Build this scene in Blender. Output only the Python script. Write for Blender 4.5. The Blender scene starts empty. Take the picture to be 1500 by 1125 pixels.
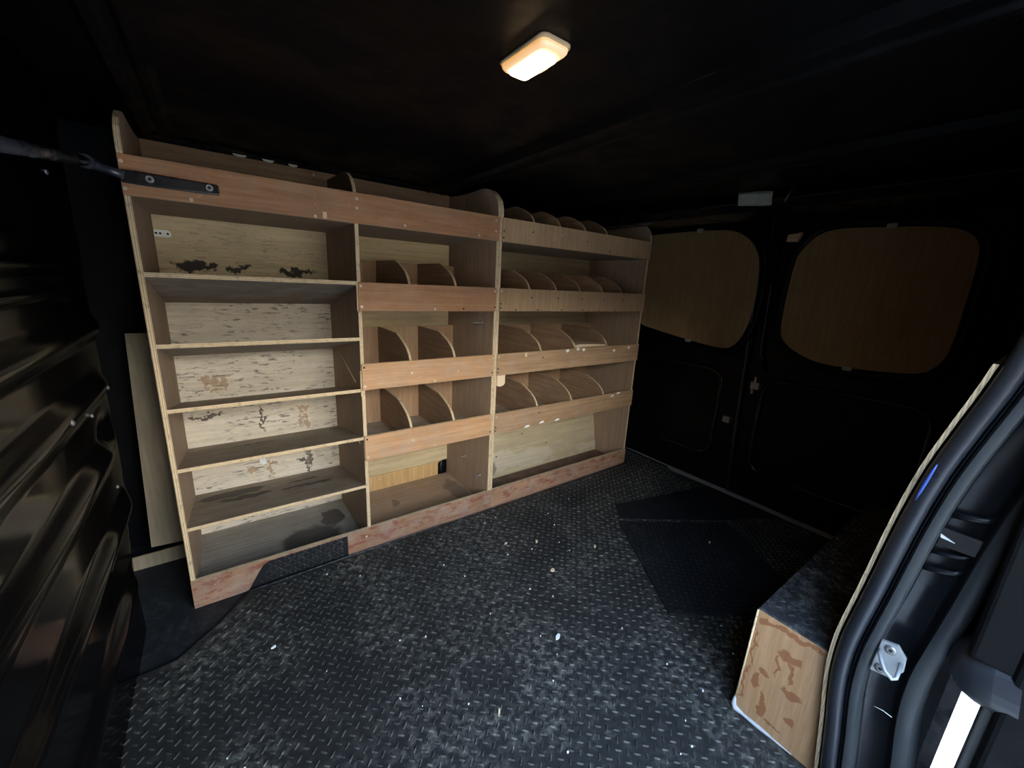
import bpy, bmesh, math, random
from mathutils import Vector, Matrix, noise
random.seed(7)
scene = bpy.context.scene
COL = scene.collection

# ------------------------------------------------------------------ camera
CAM = Vector((0.1505, -1.3789, 1.0064))
cam_d = bpy.data.cameras.new('camera')
cam_d.sensor_fit = 'HORIZONTAL'
cam_d.sensor_width = 36.0
cam_d.lens = 584.7 / 1500.0 * 36.0
cam_d.clip_start = 0.01
cam = bpy.data.objects.new('camera', cam_d)
COL.objects.link(cam)
yaw, pitch, roll = 0.6393, 0.2461, 0.0508
fw = Vector((math.sin(yaw) * math.cos(pitch), math.cos(yaw) * math.cos(pitch), -math.sin(pitch)))
rt = Vector((math.cos(yaw), -math.sin(yaw), 0))
up = rt.cross(fw)
r2 = rt * math.cos(roll) + up * math.sin(roll)
u2 = -rt * math.sin(roll) + up * math.cos(roll)
cam.matrix_world = Matrix(((r2.x, u2.x, -fw.x, CAM.x), (r2.y, u2.y, -fw.y, CAM.y), (r2.z, u2.z, -fw.z, CAM.z), (0, 0, 0, 1)))
scene.camera = cam

# ------------------------------------------------------------------ sky, exposure
SKY = 44.0
LAMP = 40.0
world = bpy.data.worlds.new('overcast_sky')
scene.world = world
world.use_nodes = True
bg = world.node_tree.nodes['Background']
wt = world.node_tree
wc = wt.nodes.new('ShaderNodeTexCoord'); wsep = wt.nodes.new('ShaderNodeSeparateXYZ'); wt.links.new(wc.outputs['Generated'], wsep.inputs[0])
wr = wt.nodes.new('ShaderNodeValToRGB'); wt.links.new(wsep.outputs[2], wr.inputs[0])
wr.color_ramp.interpolation = 'EASE'
e = wr.color_ramp.elements
e[0].position = 0.0; e[0].color = (1.0, .94, .83, 1)          # pale horizon
e[1].position = 1.0; e[1].color = (.06, .115, .22, 1)         # deeper zenith
em = e.new(.30); em.color = (.96, .93, .86, 1)
em = e.new(.52); em.color = (.21, .29, .40, 1)
wt.links.new(wr.outputs[0], bg.inputs[0])
bg.inputs[1].default_value = SKY
vs = scene.view_settings
vs.view_transform = 'Standard'
vs.look = 'None'
vs.exposure = 0.0
vs.gamma = 1.0
vs.use_curve_mapping = False
# sampling guide across the open side door (a portal emits nothing itself)
pl = bpy.data.lights.new('door_opening_portal', 'AREA')
pl.shape = 'RECTANGLE'
pl.size, pl.size_y = 1.02, 1.45
pl.cycles.is_portal = True
po = bpy.data.objects.new('door_opening_portal', pl)
COL.objects.link(po)
po.location = (0.585, -1.47, 0.55)
po.rotation_euler = (math.radians(90), 0, 0)

# ------------------------------------------------------------------ helpers
class MB:
    def __init__(s):
        s.v, s.f, s.m, s.sm = [], [], [], []
    def face(s, idx, m=0, smooth=False):
        s.f.append(tuple(idx)); s.m.append(m); s.sm.append(smooth)
    def box(s, x0, x1, y0, y1, z0, z1, edge=None):
        """edge: thickness axis; the faces across the other axes take material 1"""
        b = len(s.v)
        s.v += [(x, y, z) for x in (x0, x1) for y in (y0, y1) for z in (z0, z1)]
        for ax, q in (('x', (0, 1, 3, 2)), ('x', (4, 6, 7, 5)), ('y', (0, 4, 5, 1)), ('y', (2, 3, 7, 6)), ('z', (0, 2, 6, 4)), ('z', (1, 5, 7, 3))):
            s.face([b + i for i in q], 1 if edge and ax != edge else 0)
        return s
    def prism(s, prof, ax, a0, a1, side=0, cap=0, smooth=False):
        """prof 2-D: ax x -> (y,z); ax y -> (x,z); ax z -> (x,y)"""
        b = len(s.v); n = len(prof)
        for a in (a0, a1):
            for p, q in prof:
                s.v.append((a, p, q) if ax == 'x' else (p, a, q) if ax == 'y' else (p, q, a))
        area = sum(prof[i][0] * prof[(i + 1) % n][1] - prof[(i + 1) % n][0] * prof[i][1] for i in range(n))
        pos = (area > 0) != (ax == 'y')
        lo, hi = list(range(b, b + n)), list(range(b + n, b + 2 * n))
        s.face(lo[::-1] if pos else lo, cap); s.face(hi if pos else hi[::-1], cap)
        for i in range(n):
            j = (i + 1) % n
            q = [b + i, b + j, b + n + j, b + n + i]
            s.face(q if pos else q[::-1], side, smooth)
        return s
    def tube(s, pts, r, n=10, m=0, caps=True, sq=None):
        pts = [Vector(p) for p in pts]
        b = len(s.v)
        rr = r if isinstance(r, (list, tuple)) else [r] * len(pts)
        prevx = None
        for i, p in enumerate(pts):
            d = (pts[min(i + 1, len(pts) - 1)] - pts[max(i - 1, 0)]).normalized()
            ref = prevx if prevx is not None else (Vector((0, 0, 1)) if abs(d.z) < .9 else Vector((1, 0, 0)))
            x = (ref - d * ref.dot(d)).normalized(); y = d.cross(x); prevx = x
            for k in range(n):
                a = 2 * math.pi * k / n
                v = p + (x * math.cos(a) * (sq or 1) + y * math.sin(a)) * rr[i]
                s.v.append(tuple(v))
        for i in range(len(pts) - 1):
            for k in range(n):
                k2 = (k + 1) % n
                s.face([b + i * n + k, b + i * n + k2, b + (i + 1) * n + k2, b + (i + 1) * n + k], m, True)
        if caps:
            s.face([b + k for k in range(n)][::-1], m)
            e = b + (len(pts) - 1) * n
            s.face([e + k for k in range(n)], m)
        return s
    def lathe(s, c, axis, prof, n=14, m=0):
        """prof: (radius, distance along axis)"""
        c, d = Vector(c), Vector(axis).normalized()
        ref = Vector((0, 0, 1)) if abs(d.z) < .9 else Vector((1, 0, 0))
        x = (ref - d * ref.dot(d)).normalized(); y = d.cross(x)
        b = len(s.v)
        for r, h in prof:
            for k in range(n):
                a = 2 * math.pi * k / n
                s.v.append(tuple(c + d * h + (x * math.cos(a) + y * math.sin(a)) * r))
        for i in range(len(prof) - 1):
            for k in range(n):
                k2 = (k + 1) % n
                s.face([b + i * n + k, b + i * n + k2, b + (i + 1) * n + k2, b + (i + 1) * n + k], m, i not in (0,))
        s.face([b + k for k in range(n)][::-1], m)
        e = b + (len(prof) - 1) * n
        s.face([e + k for k in range(n)], m)
        return s
    def grid(s, fn, us, vs_, m=0, smooth=True, flip=False):
        b = len(s.v); nv = len(vs_)
        for u in us:
            for v in vs_:
                s.v.append(tuple(fn(u, v)))
        for i in range(len(us) - 1):
            for j in range(nv - 1):
                q = [b + i * nv + j, b + (i + 1) * nv + j, b + (i + 1) * nv + j + 1, b + i * nv + j + 1]
                s.face(q[::-1] if flip else q, m, smooth)
        return s
    def build(s, name, mats, parent=None, bevel=0, seg=2, origin=None, fix=True):
        me = bpy.data.meshes.new(name)
        off = Vector(origin) if origin is not None else (parent_world(parent) if parent else Vector((0, 0, 0)))
        me.from_pydata([tuple(Vector(v) - off) for v in s.v], [], s.f)
        for mt in (mats if isinstance(mats, (list, tuple)) else [mats]):
            me.materials.append(mt)
        for p, mi, sm in zip(me.polygons, s.m, s.sm):
            p.material_index = min(mi, len(me.materials) - 1); p.use_smooth = sm
        if fix:
            bm = bmesh.new(); bm.from_mesh(me); bmesh.ops.recalc_face_normals(bm, faces=bm.faces[:]); bm.to_mesh(me); bm.free()
        o = bpy.data.objects.new(name, me)
        COL.objects.link(o)
        if parent:
            o.parent = parent
            if origin is not None:
                o.location = off - parent_world(parent)
        elif origin is not None:
            o.location = off
        if bevel:
            md = o.modifiers.new('bevel', 'BEVEL'); md.width = bevel; md.segments = seg; md.limit_method = 'ANGLE'; md.angle_limit = math.radians(40)
        return o

def rrect(cx, cy, hx, hy, r, n=5):
    out = []
    for sx, sy, a0 in ((1, 1, 0), (-1, 1, 90), (-1, -1, 180), (1, -1, 270)):
        for k in range(n + 1):
            a = math.radians(a0 + 90 * k / n)
            out.append((cx + sx * (hx - r) + r * math.cos(a), cy + sy * (hy - r) + r * math.sin(a)))
    return out
def parent_world(o):
    v = Vector((0, 0, 0))
    while o is not None:
        v += Vector(o.location); o = o.parent
    return v
def tag(o, label, cat=None, group=None, kind=None):
    o['label'] = label
    if cat: o['category'] = cat
    if group: o['group'] = group
    if kind: o['kind'] = kind
    return o
def thing(name, label, cat, loc, group=None, kind=None):
    o = bpy.data.objects.new(name, None); COL.objects.link(o)
    o.location = loc; o.empty_display_size = .05
    return tag(o, label, cat, group, kind)
def inst(src, parent, loc):
    """another part that shares the mesh; loc in world space"""
    o = src.copy(); COL.objects.link(o); o.parent = parent
    o.location = Vector(loc) - parent_world(parent)
    return o

# ------------------------------------------------------------------ materials
class NT:
    def __init__(s, name):
        s.mat = bpy.data.materials.new(name); s.mat.use_nodes = True
        s.t = s.mat.node_tree; s.p = s.t.nodes['Principled BSDF']
        s.pos = s.t.nodes.new('ShaderNodeNewGeometry').outputs['Position']
    def n(s, kind, **kw):
        nd = s.t.nodes.new(kind)
        for k, v in kw.items(): setattr(nd, k, v)
        return nd
    def put(s, sock, val):
        if hasattr(val, 'is_linked') or isinstance(val, bpy.types.NodeSocket): s.t.links.new(val, sock)
        else: sock.default_value = val
    def scale(s, vec, sc, shift=None):
        m = s.n('ShaderNodeMapping'); s.put(m.inputs['Vector'], vec); m.inputs['Scale'].default_value = sc
        if shift is not None: s.put(m.inputs['Location'], shift)
        return m.outputs[0]
    def noise(s, vec, scale=5, detail=4, rough=.55, dist=0):
        nd = s.n('ShaderNodeTexNoise'); s.put(nd.inputs['Vector'], vec)
        nd.inputs['Scale'].default_value = scale; nd.inputs['Detail'].default_value = detail
        nd.inputs['Roughness'].default_value = rough; nd.inputs['Distortion'].default_value = dist
        return nd.outputs[0]
    def ramp(s, fac, a, b, lo=0., hi=1., smooth=True):
        nd = s.n('ShaderNodeMapRange', interpolation_type='SMOOTHSTEP' if smooth else 'LINEAR'); s.put(nd.inputs[0], fac)
        nd.inputs[1].default_value = a; nd.inputs[2].default_value = b; nd.inputs[3].default_value = lo; nd.inputs[4].default_value = hi
        return nd.outputs[0]
    def mix(s, fac, a, b, mode='MIX'):
        nd = s.n('ShaderNodeMix', data_type='RGBA', blend_type=mode)
        s.put(nd.inputs[0], fac)
        for i, c in ((6, a), (7, b)):
            s.put(nd.inputs[i], c if not isinstance(c, tuple) else (*c[:3], 1))
        return nd.outputs[2]
    def math(s, op, a, b=0.):
        nd = s.n('ShaderNodeMath', operation=op); s.put(nd.inputs[0], a); s.put(nd.inputs[1], b); return nd.outputs[0]
    def vm(s, op, a, b):
        nd = s.n('ShaderNodeVectorMath', operation=op); s.put(nd.inputs[0], a); s.put(nd.inputs[1], b)
        return nd.outputs['Value'] if op == 'LENGTH' else nd.outputs[0]
    def bump(s, h, strength=.3, dist=.002):
        nd = s.n('ShaderNodeBump'); s.put(nd.inputs['Height'], h); nd.inputs['Strength'].default_value = strength; nd.inputs['Distance'].default_value = dist
        s.put(s.p.inputs['Normal'], nd.outputs[0])
    def rand(s):
        return s.n('ShaderNodeObjectInfo').outputs['Random']
    def blobs(s, items, warp=.035, wscale=22):
        """irregular stain mask: union of noise-warped ellipsoids (centre, radii)"""
        nz = s.n('ShaderNodeTexNoise'); s.put(nz.inputs['Vector'], s.pos); nz.inputs['Scale'].default_value = wscale; nz.inputs['Detail'].default_value = 5
        w = s.vm('SUBTRACT', nz.outputs[1], (.5, .5, .5)); sc = s.n('ShaderNodeVectorMath', operation='SCALE'); s.put(sc.inputs[0], w); sc.inputs[3].default_value = warp * 2
        P = s.vm('ADD', s.pos, sc.outputs[0]); out = None
        for c, r in items:
            d = s.vm('LENGTH', s.vm('DIVIDE', s.vm('SUBTRACT', P, c), r), (0, 0, 0))
            m = s.ramp(d, 1.0, .75)
            out = m if out is None else s.math('MAXIMUM', out, m)
        return out
    def fin(s, col, rough=.6, spec=.5, metal=0.):
        s.put(s.p.inputs['Base Color'], (*col, 1) if isinstance(col, tuple) else col); s.put(s.p.inputs['Roughness'], rough)
        s.p.inputs['Specular IOR Level'].default_value = spec; s.p.inputs['Metallic'].default_value = metal
        return s.mat

GR = {'x': (1.2, 26, 26), 'z': (26, 26, 1.2), 'y': (26, 1.2, 26)}
def wood(name, a, b, grain='x', stains=(), scuff=0., scuffcol=(.085, .08, .08), chips=0., patch=None, patchcol=None, patchth=.56, dust=0., rough=.62, vary=.12, spec=.3, warp=.035, wscale=22, sat=1.14):
    t = NT(name)
    rnd = t.rand()
    off = t.n('ShaderNodeCombineXYZ')
    for i in range(3): t.put(off.inputs[i], t.math('MULTIPLY', rnd, 37.0 + i * 11))
    gv = t.scale(t.pos, GR[grain], off.outputs[0])
    g = t.noise(gv, 3.2, 6, .62, .35)
    fine = t.noise(t.scale(t.pos, tuple(v * 3.0 for v in GR[grain])), 5, 3, .6)
    col = t.mix(t.ramp(g, .36, .66), a, b)
    col = t.mix(t.ramp(fine, .45, .75, 0, .35), col, tuple(c * .55 for c in a))
    br = t.math('ADD', t.math('MULTIPLY', rnd, 2 * vary), 1 - vary)
    col = t.mix(1.0, col, br, 'MULTIPLY') if False else col
    hs = t.n('ShaderNodeHueSaturation'); hs.inputs['Saturation'].default_value = sat; hs.inputs['Hue'].default_value = .506; t.put(hs.inputs['Value'], br); t.put(hs.inputs['Color'], col); col = hs.outputs[0]
    big = t.noise(t.pos, 5.5, 4, .6)
    col = t.mix(t.ramp(big, .4, .7, 0, .35), col, tuple(c * .72 for c in a))
    if patch is not None:
        pm = t.math('MULTIPLY', t.ramp(t.noise(t.scale(t.pos, patch), 1, 6, .68), patchth, patchth + .05), .8)
        col = t.mix(pm, col, patchcol)
    if scuff:
        sc = (14, 14, 62) if grain == 'x' else (60, 60, 9)
        m = t.ramp(t.noise(t.scale(t.pos, sc), 1.9, 5, .72), .545, .61)
        zone = t.ramp(t.noise(t.pos, 7, 3, .6), .38, .56)
        col = t.mix(t.math('MULTIPLY', t.math('MULTIPLY', m, zone), scuff), col, scuffcol)
    if chips:
        m = t.ramp(t.noise(t.pos, 95, 2, .5), .70, .735)
        zone = t.ramp(t.noise(t.scale(t.pos, (1, 1, 1), (3.1, 0, 0)), 11, 2), .47, .6)
        col = t.mix(t.math('MULTIPLY', t.math('MULTIPLY', m, zone), chips), col, (.62, .5, .38))
    if dust:
        m = t.ramp(t.noise(t.pos, 14, 5, .65), .4, .7, 0, dust)
        col = t.mix(m, col, (.34, .32, .29))
    for items, c, st in stains:
        col = t.mix(t.math('MULTIPLY', t.blobs(items, warp, wscale), st), col, c)
    t.bump(fine, .15, .001)
    return t.fin(col, rough, spec)
def ply_edge(name, ax, light=(.62, .51, .33), dark=(.34, .25, .15)):
    t = NT(name)
    sep = t.n('ShaderNodeSeparateXYZ'); t.put(sep.inputs[0], t.pos)
    lay = t.math('SINE', t.math('MULTIPLY', sep.outputs['xyz'.index(ax)], 2 * math.pi / .0046))
    col = t.mix(t.ramp(lay, -.2, .7), light, dark)
    n1 = t.noise(t.pos, 60, 4, .65)
    col = t.mix(t.ramp(n1, .5, .72, 0, .6), col, tuple(c * .5 for c in dark))
    t.bump(n1, .3, .0015)
    return t.fin(col, .75, .2)
def paint(name, col, rough=.3, spec=.5, wear=0., wcol=(.1, .1, .1), orange=0.):
    t = NT(name)
    n1 = t.noise(t.pos, 7, 5, .6)
    r = t.ramp(n1, .3, .75, rough * .75, min(1, rough * 1.5))
    c = col
    if wear:
        c = t.mix(t.ramp(t.noise(t.pos, 38, 5, .7), .62, .74, 0, wear), col, wcol)
    if orange:
        t.bump(t.noise(t.pos, 16, 2), orange, .01)
    return t.fin(c, r, spec)
def rubber(name, base=(.017, .0175, .0175), dust=(.11, .12, .12), amt=.8, rough=.55, big=3.2, lo=.36, hi=.70):
    t = NT(name)
    m1 = t.ramp(t.noise(t.pos, big, 6, .62, .6), lo, hi)
    m2 = t.ramp(t.noise(t.pos, 48, 4, .7), .42, .72)
    m3 = t.ramp(t.noise(t.scale(t.pos, (1, 1, 1), (5, 2, 0)), 11, 6, .75, 1.2), .57, .66)
    m = t.math('MULTIPLY', t.math('ADD', t.math('MULTIPLY', m1, m2), t.math('MULTIPLY', m3, .3)), amt)
    col = t.mix(m, base, dust)
    green = t.ramp(t.noise(t.scale(t.pos, (1, 1, 1), (9, 4, 0)), 8, 3), .6, .72, 0, .3)
    col = t.mix(t.math('MULTIPLY', green, m), col, (.07, .095, .06))
    t.bump(t.noise(t.pos, 130, 3, .6), .25, .0012)
    return t.fin(col, t.math('ADD', t.math('MULTIPLY', m, .3), rough), .22)
def plain(name, col, rough=.5, spec=.5, metal=0., nz=.2, sc=30):
    t = NT(name)
    c = t.mix(t.ramp(t.noise(t.pos, sc, 4, .6), .4, .75, 0, nz), col, tuple(v * .45 for v in col))
    return t.fin(c, rough, spec, metal)
def glow(name, col, strength):
    t = NT(name)
    t.put(t.p.inputs['Emission Color'], (*col, 1)); t.p.inputs['Emission Strength'].default_value = strength
    return t.fin((.8, .7, .55), .4)

M = {}
M['rail_red'] = wood('red_brown_plywood_rail', (.31, .165, .102), (.41, .228, .142), 'x', chips=.6, dust=.12)
M['rail_orange'] = wood('worn_orange_plywood_rail', (.41, .24, .145), (.52, .33, .21), 'x', chips=.8, dust=.25)
M['rail_tan'] = wood('tan_plywood_rail', (.35, .235, .15), (.44, .305, .205), 'z', chips=.4, dust=.1)
M['rail_grey'] = wood('grey_brown_plywood_rail', (.28, .18, .115), (.38, .255, .17), 'x', chips=.9, dust=.2)
M['base'] = wood('red_scuffed_base_board', (.24, .14, .098), (.32, .195, .135), 'x', patch=(14, 14, 40), patchcol=(.19, .055, .032), patchth=.52, dust=.35, chips=.3)
M['side'] = wood('brown_plywood_panel', (.29, .205, .15), (.37, .27, .205), 'z', dust=.12)
M['bin'] = wood('bin_divider_plywood', (.23, .145, .10), (.32, .215, .15), 'y', dust=.12, vary=.22)
M['bin_back'] = wood('bin_back_plywood', (.30, .185, .12), (.38, .25, .165), 'z', dust=.15)
M['shelf'] = wood('dusty_shelf_plywood', (.22, .175, .135), (.30, .24, .19), 'x', dust=.5,
    stains=[([((.13, .30, .185), (.12, .05, .08)), ((.17, .22, .21), (.085, .03, .05)), ((.36, .28, .2), (.07, .016, .05)), ((.37, .20, .2), (.11, .02, .05)), ((.2, .27, .38), (.09, .01, .06))], (.045, .037, .032), .85)])
M['floorboard'] = wood('stained_bottom_board', (.21, .185, .155), (.28, .25, .21), 'x', dust=.3,
    stains=[([((.36, .16, 0), (.12, .10, .1)), ((.25, .07, 0), (.14, .06, .1)), ((.46, .27, 0), (.05, .07, .1))], (.05, .04, .034), .85), ([((.72, .22, 0), (.02, .018, .1)), ((.70, .10, 0), (.018, .012, .1))], (.07, .05, .04), .7)])
M['floorboard2'] = wood('brown_bottom_board', (.34, .23, .155), (.42, .29, .20), 'x', dust=.2,
    stains=[([((.72, .24, 0), (.02, .03, .1)), ((.70, .10, 0), (.016, .018, .1)), ((1.02, .2, 0), (.05, .14, .1))], (.10, .07, .05), .6)])
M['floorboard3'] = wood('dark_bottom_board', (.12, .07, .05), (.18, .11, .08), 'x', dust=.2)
blk = (.028, .027, .028)
M['back'] = wood('pale_back_panel', (.56, .47, .32), (.67, .58, .42), 'x', dust=.0, rough=.7, wscale=45, warp=.03, scuff=.35,
    stains=[([((.085, .405, 1.012), (.045, .1, .022)), ((.13, .405, 1.012), (.045, .1, .012)), ((.222, .405, 1.004), (.026, .1, .018)), ((.248, .405, 1.018), (.026, .1, .010)), ((.395, .405, 1.004), (.048, .1, .018)), ((.435, .405, 1.014), (.04, .1, .010))], blk, .95)])
M['back_scuffed'] = wood('scuffed_back_panel', (.60, .53, .42), (.72, .65, .54), 'x', sat=1.0, scuff=.85, dust=.12, rough=.7, warp=.03, wscale=60,
    stains=[([((.09, .405, .605), (.012, .1, .03)), ((.115, .405, .61), (.016, .1, .022)), ((.145, .405, .60), (.014, .1, .028)), ((.125, .405, .57), (.03, .1, .010)), ((.40, .405, .465), (.03, .1, .012)), ((.39, .405, .42), (.009, .1, .05)), ((.41, .405, .41), (.008, .1, .05)), ((.20, .405, .225), (.03, .1, .012)), ((.262, .405, .215), (.01, .1, .03)), ((.27, .405, .245), (.018, .1, .012))], (.30, .155, .07), .6),
            ([((.06, .405, .47), (.05, .1, .009)), ((.10, .405, .478), (.03, .1, .006)), ((.25, .405, .44), (.006, .1, .06)), ((.41, .405, .24), (.006, .1, .06)), ((.40, .405, .20), (.004, .1, .09)), ((.38, .405, .235), (.03, .1, .008))], (.045, .035, .03), .85)])
M['back_mid'] = wood('tan_back_panel', (.46, .36, .23), (.56, .46, .31), 'x', rough=.7)
M['back_low'] = wood('orange_grain_board', (.46, .29, .15), (.58, .39, .22), 'z', rough=.6)
M['back_right'] = wood('dull_back_panel', (.25, .195, .135), (.33, .265, .185), 'x', rough=.7)
M['back_pale_low'] = wood('dusty_low_back_board', (.40, .33, .22), (.50, .42, .29), 'x', dust=.3, rough=.7,
    stains=[([((1.28, .25, .08), (.15, .3, .06)), ((1.5, .25, .06), (.2, .3, .05)), ((1.95, .25, .04), (.1, .3, .03))], (.55, .50, .42), .3), ([((1.2, .25, .06), (.07, .3, .07))], (.12, .08, .05), .7)])
M['top'] = wood('top_tray_plywood', (.24, .165, .115), (.32, .225, .16), 'x')
for a in 'xyz': M['edge_' + a] = ply_edge('plywood_edge_' + a, a)
M['edge_pale'] = ply_edge('pale_plywood_edge', 'y', (.55, .44, .28), (.36, .28, .17))
M['window_ply'] = wood('window_blanking_plywood', (.25, .16, .075), (.30, .20, .10), 'z', rough=.6, vary=.05, sat=1.0)
M['lining'] = wood('beige_lining_board', (.30, .255, .19), (.36, .31, .24), 'z', rough=.7)
M['box_ply'] = wood('stained_wheel_box_plywood', (.36, .225, .135), (.45, .295, .19), 'z', rough=.6, warp=.022, wscale=34,
    stains=[([((1.1, -1.128, .275), (.1, .018, .012)), ((1.1, -1.16, .283), (.1, .03, .008)), ((1.1, -1.205, .287), (.1, .04, .008)), ((1.1, -1.118, .2), (.1, .004, .06)), ((1.1, -1.114, .09), (.1, .004, .06)),
              ((1.1, -1.185, .225), (.1, .022, .014)), ((1.1, -1.198, .19), (.1, .008, .03)), ((1.1, -1.170, .19), (.1, .004, .03)), ((1.1, -1.145, .15), (.1, .02, .012)), ((1.1, -1.135, .115), (.1, .010, .022)), ((1.1, -1.155, .08), (.1, .006, .03)), ((1.1, -1.162, .05), (.1, .009, .02)), ((1.1, -1.19, .03), (.1, .022, .004)), ((1.1, -1.21, .14), (.1, .022, .01)), ((1.1, -1.215, .075), (.1, .014, .01))], (.20, .075, .03), .78)])
M['rubber'] = rubber('dusty_tread_rubber', dust=(.140, .138, .118), amt=1.0)
M['tread'] = rubber('worn_tread_bar_rubber', (.028, .029, .028), (.155, .152, .132), 1.0, .5, lo=.3, hi=.6)
M['rubber_dark'] = rubber('dark_tread_rubber', (.012, .014, .017), (.07, .075, .08), .6)
M['rubber_clean'] = rubber('smooth_dark_rubber', (.010, .011, .013), (.045, .05, .052), .5, .5)
M['rubber_box'] = rubber('box_tread_rubber', (.022, .025, .028), (.17, .18, .185), 1.0, lo=.25, hi=.55)
M['black'] = paint('glossy_black_van_paint', (.0045, .0045, .005), .24, .38, .3, (.02, .02, .02), .25)
M['black_dull'] = paint('dull_black_van_paint', (.0022, .0028, .0045), .42, .14, .3, (.010, .010, .012))
M['bulkhead'] = paint('polished_black_bulkhead', (.002, .002, .0022), .13, .055, .25, (.008, .008, .008))
M['ceil'] = paint('black_roof_skin', (.0028, .0026, .0026), .4, .14, .2, (.010, .009, .008), .2)
M['seal'] = paint('black_rubber_seal', (.014, .017, .022), .36, .45)
M['jamb'] = paint('black_painted_jamb', (.006, .007, .009), .3, .35, .4, (.03, .03, .03))
M['flange'] = paint('grey_black_rubber_flange', (.030, .036, .040), .5, .35)
M['bar'] = paint('black_gloss_bar', (.022, .028, .038), .28, .6)
M['plate'] = paint('black_gloss_plate', (.008, .009, .011), .2, .5)
M['zinc'] = plain('zinc_plated_steel', (.30, .33, .35), .5, .4, .35)
M['steel'] = plain('dull_steel', (.30, .31, .32), .4, .5, .7)
M['white_metal'] = plain('pale_perforated_steel', (.86, .9, .92), .45, .5, .2, .1)
M['hole'] = plain('dark_hole', (.012, .012, .012), .8, .2)
M['brass'] = plain('screw_head', (.52, .45, .33), .4, .5, .6)
M['white'] = plain('white_flake', (.75, .76, .74), .7, .3, 0, .15)
M['cream'] = plain('pale_wood_chip', (.62, .5, .34), .8, .2)
M['sealant'] = plain('white_sealant', (.42, .45, .48), .6, .3, 0, .35, 60)
M['grey_sill'] = plain('worn_grey_sill', (.30, .30, .31), .5, .4, .0, .5, 25)
M['lamp_base'] = plain('cream_lamp_housing', (.62, .44, .24), .45, .4, 0, .05)
M['lamp_off'] = plain('frosted_lamp_lens', (.30, .34, .27), .35, .5, 0, .25)
M['matt_black'] = paint('matt_black_door_edge', (.003, .0035, .004), .6, .12)
M['grey_trim'] = plain('grey_door_edge_trim', (.055, .058, .055), .6, .3, 0, .5, 40)
M['blue'] = plain('blue_paint_smear', (.02, .06, .28), .4, .5, 0, .5, 90)
M['concrete'] = plain('pale_concrete_yard', (.52, .53, .53), .9, .2, 0, .2, 5)
M['yard_wall'] = plain('buff_brick_yard_wall', (.46, .40, .33), .9, .2, 0, .3, 9)  # tone of the added wall opposite the door, picked for its bounce
M['yard_wall_dark'] = plain('dark_timber_yard_wall', (.07, .06, .05), .9, .2, 0, .3, 9)  # kept dark so the added side wall sends little light back
M['tape'] = plain('brown_tape', (.016, .015, .014), .35, .5, 0, .4)
M['lens_amber'] = glow('lit_amber_lens_rim', (1, .50, .13), .75)
M['lens_hot'] = glow('lit_lamp_lens', (1, .66, .33), LAMP)

# ------------------------------------------------------------------ setting: floor, mats
W, E, N_, S_ = -.26, 2.36, .46, -1.43
m = MB().box(W, E, -1.33, N_, -.06, -.012)
floor = tag(m.build('floor', M['rubber_dark']), 'black rubber van floor', kind='structure')

def treads(inside, z, x0, x1, y0, y1, pitch=.0212, L=.0104, Wd=.0036, H=.0024):
    mb = MB()
    c = math.cos(math.pi / 4)
    n = int(max(x1 - x0, y1 - y0) * 1.5 / pitch) + 2
    cx, cy = (x0 + x1) / 2, (y0 + y1) / 2
    for i in range(-n, n):
        for j in range(-n, n):
            px, py = i * pitch, j * pitch
            x, y = cx + c * (px - py), cy + c * (px + py)
            if not (x0 < x < x1 and y0 < y < y1) or not inside(x, y): continue
            a = math.pi / 4 + ((i + j) % 2) * math.pi / 2
            dx, dy = math.cos(a), math.sin(a); ex, ey = -dy, dx
            b = len(mb.v)
            l, w = L, Wd
            P = lambda s, t, h: (x + dx * s + ex * t, y + dy * s + ey * t, z + h)
            mb.v += [P(-l, 0, -.001), P(-l * .45, w, -.001), P(l * .45, w, -.001), P(l, 0, -.001), P(l * .45, -w, -.001), P(-l * .45, -w, -.001), P(-l * .5, 0, H), P(l * .5, 0, H)]
            for q in ((0, 6, 1), (1, 6, 7, 2), (2, 7, 3), (3, 7, 4), (4, 7, 6, 5), (5, 6, 0)):
                mb.face([b + k for k in q[::-1]], 0, False)
    return mb
mat_poly = [(-.255, -.215), (-.03, -.205), (.062, -.125), (.142, -.026), (.45, -.020), (1.2, -.022), (2.03, -.014), (2.08, .10), (2.20, .10), (2.20, -1.23), (1.0, -1.30), (-.255, -1.30)]
def inpoly(poly, inset=.0):
    def f(x, y):
        c = False; n = len(poly); j = n - 1
        for i in range(n):
            xi, yi = poly[i]; xj, yj = poly[j]
            if (yi > y) != (yj > y) and x < (xj - xi) * (y - yi) / (yj - yi) + xi: c = not c
            j = i
        return c
    return f
mat = thing('rubber_floor_mat', 'large dusty black rubber mat with raised tread bars covering the van floor', 'floor mat', (1.0, -.65, -.012))
MB().prism(mat_poly, 'z', -.0125, 0).build('mat_sheet', M['rubber'], mat)
off_q = [(1.497, -.415), (1.222, -.845), (1.475, -1.008), (1.51, -1.10), (1.985, -.735)]
off_q = [(1.495, -.417), (1.221, -.846), (1.641, -1.115), (1.916, -.685)]
ib, io = inpoly(mat_poly), inpoly(off_q)
tr = treads(lambda x, y: ib(x, y) and not io(x, y) and not (x > 1.09 and y < -1.10) and ib(x + .012, y + .012) and ib(x - .012, y + .012) and ib(x, y + .016), 0, -.255, 2.2, -1.30, .1)
tag(tr.build('tread_bars', M['tread'], mat, fix=False), 'raised tread bars of the mat', kind='stuff')
MB().tube([(.142, -.026, -.001), (.45, -.020, -.001), (.85, -.021, -.001)], .0035, 6).build('turned_edge', M['rubber_box'], mat)
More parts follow.
